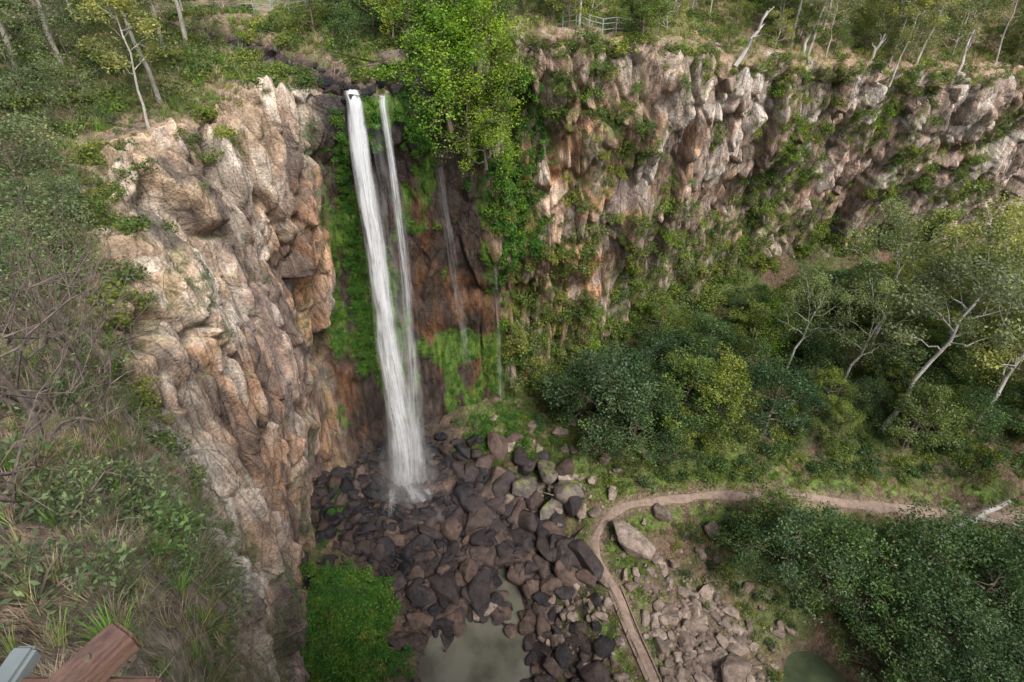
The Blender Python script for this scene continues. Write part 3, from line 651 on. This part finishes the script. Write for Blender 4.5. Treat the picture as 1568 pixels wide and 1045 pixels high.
while cnt<175:
    x=rng.uniform(15,80); y=rng.uniform(39,64)
    if y>49.5+x*.24: continue
    k=rng.choice(9,p=[.09,.09,.09,.08,.19,.19,.18,.02,.07]); m=(RT+LT)[k]
    T(m,'rainforest_tree' if k<7 else 'acacia_tree',x,y,rng.uniform(.5,.95)*np.interp(y,[40,58],[1.0,.75])); cnt+=1
T(LT[0],'acacia_tree',28.0,51.5,.95)
GB=tree(17,4.2,.24,.5,11,7000,.28,M_white,M_gum,(.22,.03),cl=.30,upright=.9,droop=.8)
GB2=tree(16,4.5,.22,.48,11,7000,.28,M_white,M_gum,(.10,-.05),cl=.30,upright=.9,droop=.8)
for m,x,y,s,r in [(GB,36.5,41,1.15,.2),(GB2,44,40,1.15,1.0),(GB,50,45,1.15,.4),(GB2,43,47,1.15,0),(GB2,52,38,1.15,.5),(GB,45,30,.8,.3),(GB2,34,46,.85,.1),(GB2,29,48,.75,.3),(GB2,57,46,1.1,.2),(GB2,39,50,1.0,2.2)]:
    addobj('eucalyptus_tree',m,(x,y,fz(x,y)-.3),r,s)
for x,y,z,s,m in [(-4.4,42.2,37.6,1.1,LT[0]),(-2.4,43.0,38.2,1.1,LT[0]),(-5.6,42.6,39.0,.8,LT[1]),(-3.2,42.6,35.6,.9,LT[1]),(-2.0,43.4,34.2,.8,LT[0])]:
    addobj('acacia_tree',m,(x,y,z),rng.uniform(0,6),s)
for x,y,s,m in [(-4.0,43.6,1.0,LT[0]),(-2.8,45.3,.95,LT[1]),(-5.4,44.6,.8,LT[1]),(-7.5,47,.7,RT[4]),(-5,48.5,.8,RT[5]),(-10.5,49,.7,RT[4]),(-8.8,52,.8,RT[0]),(-13,52,.7,RT[1]),(-3,50,.8,RT[6]),(-6.0,46,.6,LT[1]),(-12.0,47.5,.5,RT[2]),(-16,52,.6,RT[5]),(-2,48,.8,LT[1])]:
    T(m,'bushy_tree',x,y,s,False,sink=1.0)
cnt=0
for _ in range(8000):
    if cnt>=240: break
    x=rng.uniform(-50,90); y=rng.uniform(44,86)
    d,_=polydist(np.array([x]),np.array([y]),creek)
    dd_=(platP[:,0]-x)**2+(platP[:,1]-y)**2; k=dd_.argmin()
    if d[0]<3.0 or dd_[k]>.6**2 : continue
    u=rng.uniform()
    if u<.42: m=SG[rng.integers(0,4)]; s=rng.uniform(.6,1.2); nm='eucalyptus_sapling'
    elif u<.76: m=GT[rng.integers(0,5)]; s=rng.uniform(.5,1.0); nm='eucalyptus_tree'
    else: m=(RT+LT)[rng.choice([4,5,6,8])]; s=rng.uniform(.3,.6); nm='bushy_tree'
    addobj(nm,m,(x,y,platP[k,2]-.3),rng.uniform(0,6.28),s); cnt+=1
for x,y,s in [(-20.0,34.2,.9),(-23,45,1.1),(-26,36,1.0),(-27,34,1.1),(-29,40,1.1),(-22.5,41,.8),(-31,30,1),(-26,29.5,.85),(-33,42,1.1),(-24,47,.9),(-30,49,1.1),(-38,44,1.2),(-19.5,31.5,.6),(-37,55,1.1),(-34,36,1.1)]:
    T(GT[rng.integers(0,5)],'eucalyptus_tree',x,y,s*rng.uniform(.9,1.1),False)
SC=[tree(4.2,1.9,.07,.15,14,4500,.12,M_bark2,M_scrub,cl=.30,upright=.8,sub=4) for _ in range(3)]
TW=[tree(4.0,2.0,.055,.12,16,700,.07,M_bark2,M_scrub,cl=.22,upright=.9,sub=6) for _ in range(3)]
M_twig=simple_mat('grey_twigs',(.07,.055,.048),(.20,.16,.135),6,.9,.3)
BT=[tree(3.6,1.8,.08,.10,12,420,.07,M_twig,M_scrub,(rng.uniform(-.2,.2),.1),cl=.2,upright=1.1,sub=7,wob=.26,rmin=.25) for _ in range(3)]
for x,y,s in [(-17.5,19.5,.9),(-19.5,22,1.1),(-22,25,1.2),(-15.5,16.5,.8),(-20,18,1.2),(-24,21,1.3),(-22.5,30.5,.8),(-14.5,14,.75),(-26,26,1.3),(-18,16,1.1),(-25,31,1.2),(-28,29,1.3),(-24,34,1.0),(-27,37,1.2),(-31,33,1.3),(-22,38,.9),(-15.2,12.6,.9),(-13.2,10.6,.8)]:
    T(SC[rng.integers(0,3)],'scrub_tree',x,y,s,False)
for x,y,s in [(-8.8,8.2,.9),(-10.8,11.0,.9),(-12,12.5,1.0),(-13.5,14.5,1.0)]:
    T(TW[rng.integers(0,3)],'twiggy_shrub',x,y,s,False)
for i,(x,y,s) in enumerate([(-5.7,4.4,.75),(-7.2,6.4,1.0),(-8.9,7.9,1.1),(-9.8,10.0,1.0)]):
    T(BT[i%3],'bare_shrub',x,y,s,False)
def snag(h,lean,seed):
    b=B(); top=np.array([lean*h,0,h]); tk=bez((0,0,-.5),top,0,7,.15); b.tube(tk,np.linspace(.2,.07,7),0,7)
    for i in range(3):
        s0=tk[3+i]; e=s0+np.array([rng.uniform(-1,1),rng.uniform(-.6,.6),rng.uniform(.4,1.1)])*h*.25; b.tube(bez(s0,e,0,4,.2),[.08,.06,.04,.02],0,5)
    return b.mesh('snag',[M_white])
for x,y,h,l in [(18.0,50.3,3.4,.45),(26,57,2.6,.25),(45.5,63.2,4.0,-.05),(34,60,2.6,.3)]:
    addobj('dead_tree',snag(h,l,0),(x,y,gz(x,y)-.2),rng.uniform(-.3,.3))
b=B(); b.tube(bez((0,0,0),(6,1.5,3.2),0,7,.1),np.linspace(.32,.2,7),0,8); b.tube(bez((3.2,.8,1.7),(5.5,-1.5,3.2),0,5,.2),np.linspace(.2,.1,5),0,6)
addobj('fallen_log',b.mesh('log',[M_white]),(38.5,32.0,fz(38.5,32.0)))
LM=[tuft(M_greeng,90,1.15,.026,.16,.55),tuft(M_greeng,70,.9,.022,.14,.8)]
for x,y,s in [(-3.7,2.7,.75),(-4.2,3.1,.7),(-3.4,2.5,.5),(-6.2,6.6,.6)]:
    T(LM[rng.integers(0,2)],'lomandra_plant',x,y,s,False,sink=.05)
# ------------------------------------------------------------------ waterfall
def fall_mat(name,dens,streak=9,con=2.8):
    m,nt,o=newmat(name); uv=N(nt,'ShaderNodeUVMap'); uv.uv_map='UVMap'
    mp=N(nt,'ShaderNodeMapping'); mp.inputs['Scale'].default_value=(streak,1.6,1); nt.links.new(uv.outputs[0],mp.inputs[0])
    n=N(nt,'ShaderNodeTexNoise',Scale=1.0,Detail=6,Roughness=.66,Distortion=.35); nt.links.new(mp.outputs[0],n.inputs['Vector'])
    mp2=N(nt,'ShaderNodeMapping'); mp2.inputs['Scale'].default_value=(2.5,3.5,1); nt.links.new(uv.outputs[0],mp2.inputs[0])
    n2=N(nt,'ShaderNodeTexNoise',Scale=1.0,Detail=3,Roughness=.6); nt.links.new(mp2.outputs[0],n2.inputs['Vector'])
    at=N(nt,'ShaderNodeAttribute',attribute_name='lc')
    a0=N(nt,'ShaderNodeMath',operation='MULTIPLY_ADD'); nt.links.new(n2.outputs[0],a0.inputs[0]); a0.inputs[1].default_value=con*.45; a0.inputs[2].default_value=-con*.725+dens
    a=N(nt,'ShaderNodeMath',operation='MULTIPLY_ADD'); nt.links.new(n.outputs[0],a.inputs[0]); a.inputs[1].default_value=con; nt.links.new(a0.outputs[0],a.inputs[2])
    mu=N(nt,'ShaderNodeMath',operation='MULTIPLY',use_clamp=True); nt.links.new(a.outputs[0],mu.inputs[0]); nt.links.new(at.outputs['Fac'],mu.inputs[1])
    d=N(nt,'ShaderNodeBsdfDiffuse'); d.inputs[0].default_value=(.92,.94,.97,1)
    t=N(nt,'ShaderNodeBsdfTranslucent'); t.inputs[0].default_value=(.92,.94,.97,1)
    m1=N(nt,'ShaderNodeMixShader',Fac=.35); nt.links.new(d.outputs[0],m1.inputs[1]); nt.links.new(t.outputs[0],m1.inputs[2])
    tr=N(nt,'ShaderNodeBsdfTransparent'); m2=N(nt,'ShaderNodeMixShader'); nt.links.new(mu.outputs[0],m2.inputs[0]); nt.links.new(tr.outputs[0],m2.inputs[1]); nt.links.new(m1.outputs[0],m2.inputs[2])
    nt.links.new(m2.outputs[0],o.inputs[0]); return m
M_f1=fall_mat('falling_water',.60,9,3.4); M_f2=fall_mat('thin_water',.26,7,2.4)
M_mist=fall_mat('mist',.28,1.6,1.2)
fallE=bpy.data.objects.new('waterfall',None); scene.collection.objects.link(fallE)
def fall(name,keys,mat,seed,nx=15,nz=140,bulge=.3,ep=1.2):
    keys=np.array(keys,float)  # z,x,y,w,alpha
    zz=np.linspace(keys[0,0],keys[-1,0],nz); K=[np.interp(-zz,-keys[:,0],keys[:,c]) for c in range(1,5)]
    V=np.zeros((nz,nx,3)); A=np.zeros((nz,nx)); UV=np.zeros((nz,nx,2))
    for j in range(nx):
        u=j/(nx-1)*2-1
        wob=(vnoise(np.c_[zz*.3,np.full(nz,j*.4),np.full(nz,seed*7.)],seed)-.5)*.12*K[2]
        V[:,j,0]=K[0]+u*K[2]/2+wob; V[:,j,1]=K[1]-bulge*K[2]*.5*(1-u*u)+(vnoise(np.c_[zz*.5,np.full(nz,j*.8),np.full(nz,seed*3.)],seed+5)-.5)*.15; V[:,j,2]=zz
        A[:,j]=K[3]*(1-u*u)**ep; UV[:,j]=np.c_[seed*3.1+u*.5*(K[2]/2)**.5,zz*.10+seed]
    me=quadmesh(name,V.reshape(-1,3),gridq(nz,nx),[mat],lc=np.clip(A.ravel(),0,1.8),smooth=True)
    ul=me.uv_layers.new(name='UVMap'); li=np.zeros(len(me.loops),np.int32); me.loops.foreach_get('vertex_index',li)
    ul.data.foreach_set('uv',UV.reshape(-1,2)[li].astype(np.float32).ravel())
    return addobj(name,me,parent=fallE)
main=[(40.0,-10.6,40.3,1.0,1.6),(39.4,-10.5,39.7,1.2,1.8),(36,-10.4,39.5,1.4,1.8),(28,-10.4,39.5,1.75,1.5),(20,-10.55,39.6,2.2,1.2),(10,-10.7,39.8,2.9,1.0),(4,-10.8,40.1,3.5,.85),(1.6,-10.9,40.3,4.0,.5)]
for k in range(3):
    fall('main_stream',[(z,x+rng.normal()*.15,y+k*.18,w*(1-.18*k),a) for z,x,y,w,a in main],M_f1,k+1)
second=[(39.6,-8.65,40.6,.45,1.2),(39.2,-8.6,40,.5,1.2),(34,-8.4,39.7,.6,.95),(26,-8.4,39.7,.8,.6),(17,-8.8,39.8,1.2,.55),(8,-9.4,40.0,1.8,.6),(2,-9.9,40.3,2.4,.3)]
fall('side_stream',second,M_f1,11); fall('side_stream',[(z,x,y+.2,w*1.5,a*.7) for z,x,y,w,a in second],M_f2,12)
fall('spray_veil',[(38,-9.8,40.1,2.2,.25),(20,-9.8,40.1,3.2,.5),(8,-10.2,40.3,4.4,.75),(1.4,-10.5,40.5,6.5,.6)],M_f2,21)
fall('mist',[(12,-10.6,39.4,4.0,.0),(7,-10.6,39.2,6.0,.45),(4,-10.6,39.1,8.0,.8),(2.4,-10.6,39.0,9,.8),(0.9,-10.6,38.8,10,.0)],M_mist,22,ep=2)
fall('wall_trickle',[(34,-5.6,43.2,.7,.4),(22,-5.2,46.2,1.1,.45),(12,-4.8,47.6,1.2,.35)],M_f2,23)
fall('wall_trickle',[(24,-1.5,46.6,.3,.3),(14,-1.4,47.8,.5,.5),(6,-1.3,48.4,.6,.45)],M_f2,24)
for a,b_,w in [((-11,39.6,2.3),(-9.2,37.4,1.0),1.2),((-10,39.0,1.8),(-6.5,35.8,.5),.8),((-12.2,39.0,2.0),(-12.0,36.2,.9),1.0),((-9.0,39.2,1.9),(-7.6,37.8,1.0),.8)]:
    t=np.linspace(0,1,30); c=np.array(a)[None]*(1-t[:,None])+np.array(b_)[None]*t[:,None]; c[:,2]+=.35*(vnoise(np.c_[c*1.4],3)-.3)+.35
    u=np.linspace(-1,1,9); V=np.stack([c+np.array([.7*w*uu/2,.5*w*uu/2,-.1*uu*uu]) for uu in u],1)
    A=np.stack([.9*(1-uu*uu)*np.sin(np.pi*(t*.9+.08)) for uu in u],1)
    me=quadmesh('rock_cascade',V.reshape(-1,3),gridq(30,9),[M_f2],lc=A.ravel(),smooth=True)
    UV=np.stack([np.c_[np.full(30,uu*.5),t*1.2] for uu in u],1).reshape(-1,2); ul=me.uv_layers.new(name='UVMap'); li=np.zeros(len(me.loops),np.int32); me.loops.foreach_get('vertex_index',li); ul.data.foreach_set('uv',UV[li].astype(np.float32).ravel())
    addobj('rock_cascade',me,parent=fallE)
# ------------------------------------------------------------------ timber railing by the camera
M_wood=simple_mat('stained_timber',(.08,.045,.035),(.18,.105,.075),9,.65,.3,(3,9,9),.01)
M_steel=simple_mat('galvanised_steel',(.14,.17,.17),(.22,.25,.25),6,.5,.05)
M_fence=simple_mat('fence_steel',(.30,.36,.38),(.42,.48,.50),6,.4,.05)
M_bolt=simple_mat('rusty_bolt',(.10,.08,.06),(.20,.16,.12),20,.5,.1)
M_sleeper=simple_mat('weathered_timber',(.16,.12,.10),(.30,.24,.20),5,.85,.3,(3,1,1),.02)
railE=bpy.data.objects.new('lookout_railing',None); scene.collection.objects.link(railE)
def beam(name,a,b_,w,h,mat,parent,bev=.008):
    a=Vector(a);b_=Vector(b_); d=b_-a; L=d.length; bm=bmesh.new(); bmesh.ops.create_cube(bm,size=1)
    bmesh.ops.scale(bm,vec=(L,w,h),verts=bm.verts); bmesh.ops.bevel(bm,geom=list(bm.edges),offset=bev,segments=2,affect='EDGES')
    me=bpy.data.meshes.new(name); bm.to_mesh(me); bm.free(); me.materials.append(mat)
    o=bpy.data.objects.new(name,me); o.location=(a+b_)/2; o.rotation_mode='QUATERNION'; o.rotation_quaternion=d.to_track_quat('X','Z'); scene.collection.objects.link(o); o.parent=parent; return o
beam('corner_post',(-.86,.50,45.6),(-.86,.50,46.80),.09,.09,M_wood,railE)
beam('top_rail',(-.77,.60,46.865),(-1.02,.12,46.865),.07,.055,M_wood,railE)
beam('front_rail',(-.855,.60,46.79),(-.855,-1.0,46.79),.07,.055,M_wood,railE)
beam('side_rail',(-.70,.52,46.775),(-1.02,.52,46.775),.06,.05,M_wood,railE)
beam('steel_handrail',(-1.0,.60,46.80),(-1.0,-1.0,46.80),.05,.04,M_steel,railE)
beam('lower_rail',(-.86,.44,46.3),(-.86,-1.0,46.3),.07,.05,M_wood,railE)
beam('rear_post',(-.86,-1.0,45.6),(-.86,-1.0,46.76),.09,.09,M_wood,railE)
bm=bmesh.new(); bmesh.ops.create_cone(bm,cap_ends=True,segments=12,radius1=.006,radius2=.006,depth=.008); me=bpy.data.meshes.new('bolt'); bm.to_mesh(me); bm.free(); me.materials.append(M_bolt)
for x,y,z in [(-.80,.535,46.895),(-.83,.48,46.895)]: addobj('bolt',me,(x,y,z),parent=railE)
def fence(name,a,b_,n,h=1.1):
    E=bpy.data.objects.new(name,None); scene.collection.objects.link(E)
    a=np.array(a);b_=np.array(b_); ps=[a+(b_-a)*i/(n-1) for i in range(n)]; zs=[gz(*p) for p in ps]
    for i,(p,z) in enumerate(zip(ps,zs)): beam('post_%d'%i,(p[0],p[1],z-.2),(p[0],p[1],z+h),.07,.07,M_fence,E)
    for i in range(n-1):
        for k in (.35,.7,1.0): beam('rail',(*ps[i],zs[i]+h*k),(*ps[i+1],zs[i+1]+h*k),.05,.05,M_fence,E)
fence('lookout_fence',(3.8,48.6),(8.8,48.2),6); fence('footbridge_railing',(-26,58),(-15,58),8)
E=bpy.data.objects.new('path_handrail',None); scene.collection.objects.link(E)
pc=smoothpl(pathpl[:4],1.5); tt=np.gradient(pc,axis=0); tt/=np.linalg.norm(tt,axis=1)[:,None]; nn_=np.stack([-tt[:,1],tt[:,0]],1)
for sgn in (-1,1):
    q=pc+nn_*sgn*.55; qz=[fz(*k)+.05 for k in q]
    for i in range(len(q)-1):
        beam('edging',(*q[i],qz[i]+.06),(*q[i+1],qz[i+1]+.06),.09,.14,M_sleeper,E)
        if sgn>0:
            beam('handrail',(*q[i],qz[i]+.95),(*q[i+1],qz[i+1]+.95),.06,.06,M_sleeper,E)
            beam('post',(q[i][0],q[i][1],qz[i]-.1),(q[i][0],q[i][1],qz[i]+.97),.08,.08,M_sleeper,E)
# ------------------------------------------------------------------ light, world, camera
el=math.radians(50); S=Vector((.45,-.72,0)).normalized()*math.cos(el)+Vector((0,0,math.sin(el)))
sd=bpy.data.lights.new('sun','SUN'); sd.energy=3.7; sd.angle=math.radians(22); sd.color=(1,.96,.91)
so=bpy.data.objects.new('sun',sd); so.rotation_mode='QUATERNION'; so.rotation_quaternion=S.to_track_quat('Z','Y'); so.location=(0,0,90); scene.collection.objects.link(so)
w=bpy.data.worlds.new('World'); scene.world=w; w.use_nodes=True; nt=w.node_tree; bg=nt.nodes['Background']
sk=nt.nodes.new('ShaderNodeTexSky'); sk.sky_type='NISHITA'; sk.sun_disc=False; sk.sun_elevation=el; sk.sun_rotation=math.atan2(S.x,S.y); sk.air_density=.9; sk.dust_density=4
nt.links.new(sk.outputs[0],bg.inputs[0]); bg.inputs[1].default_value=.15
cam=bpy.data.cameras.new('camera'); cam.lens=20; cam.sensor_width=36; cam.clip_end=6000; cam.clip_start=.05
co=bpy.data.objects.new('camera',cam); co.location=(0,0,48); co.rotation_euler=(math.radians(55),0,0); scene.collection.objects.link(co); scene.camera=co
scene.view_settings.view_transform='Standard'; scene.view_settings.look='None'; scene.view_settings.exposure=0
print('done',time.time()-T0)
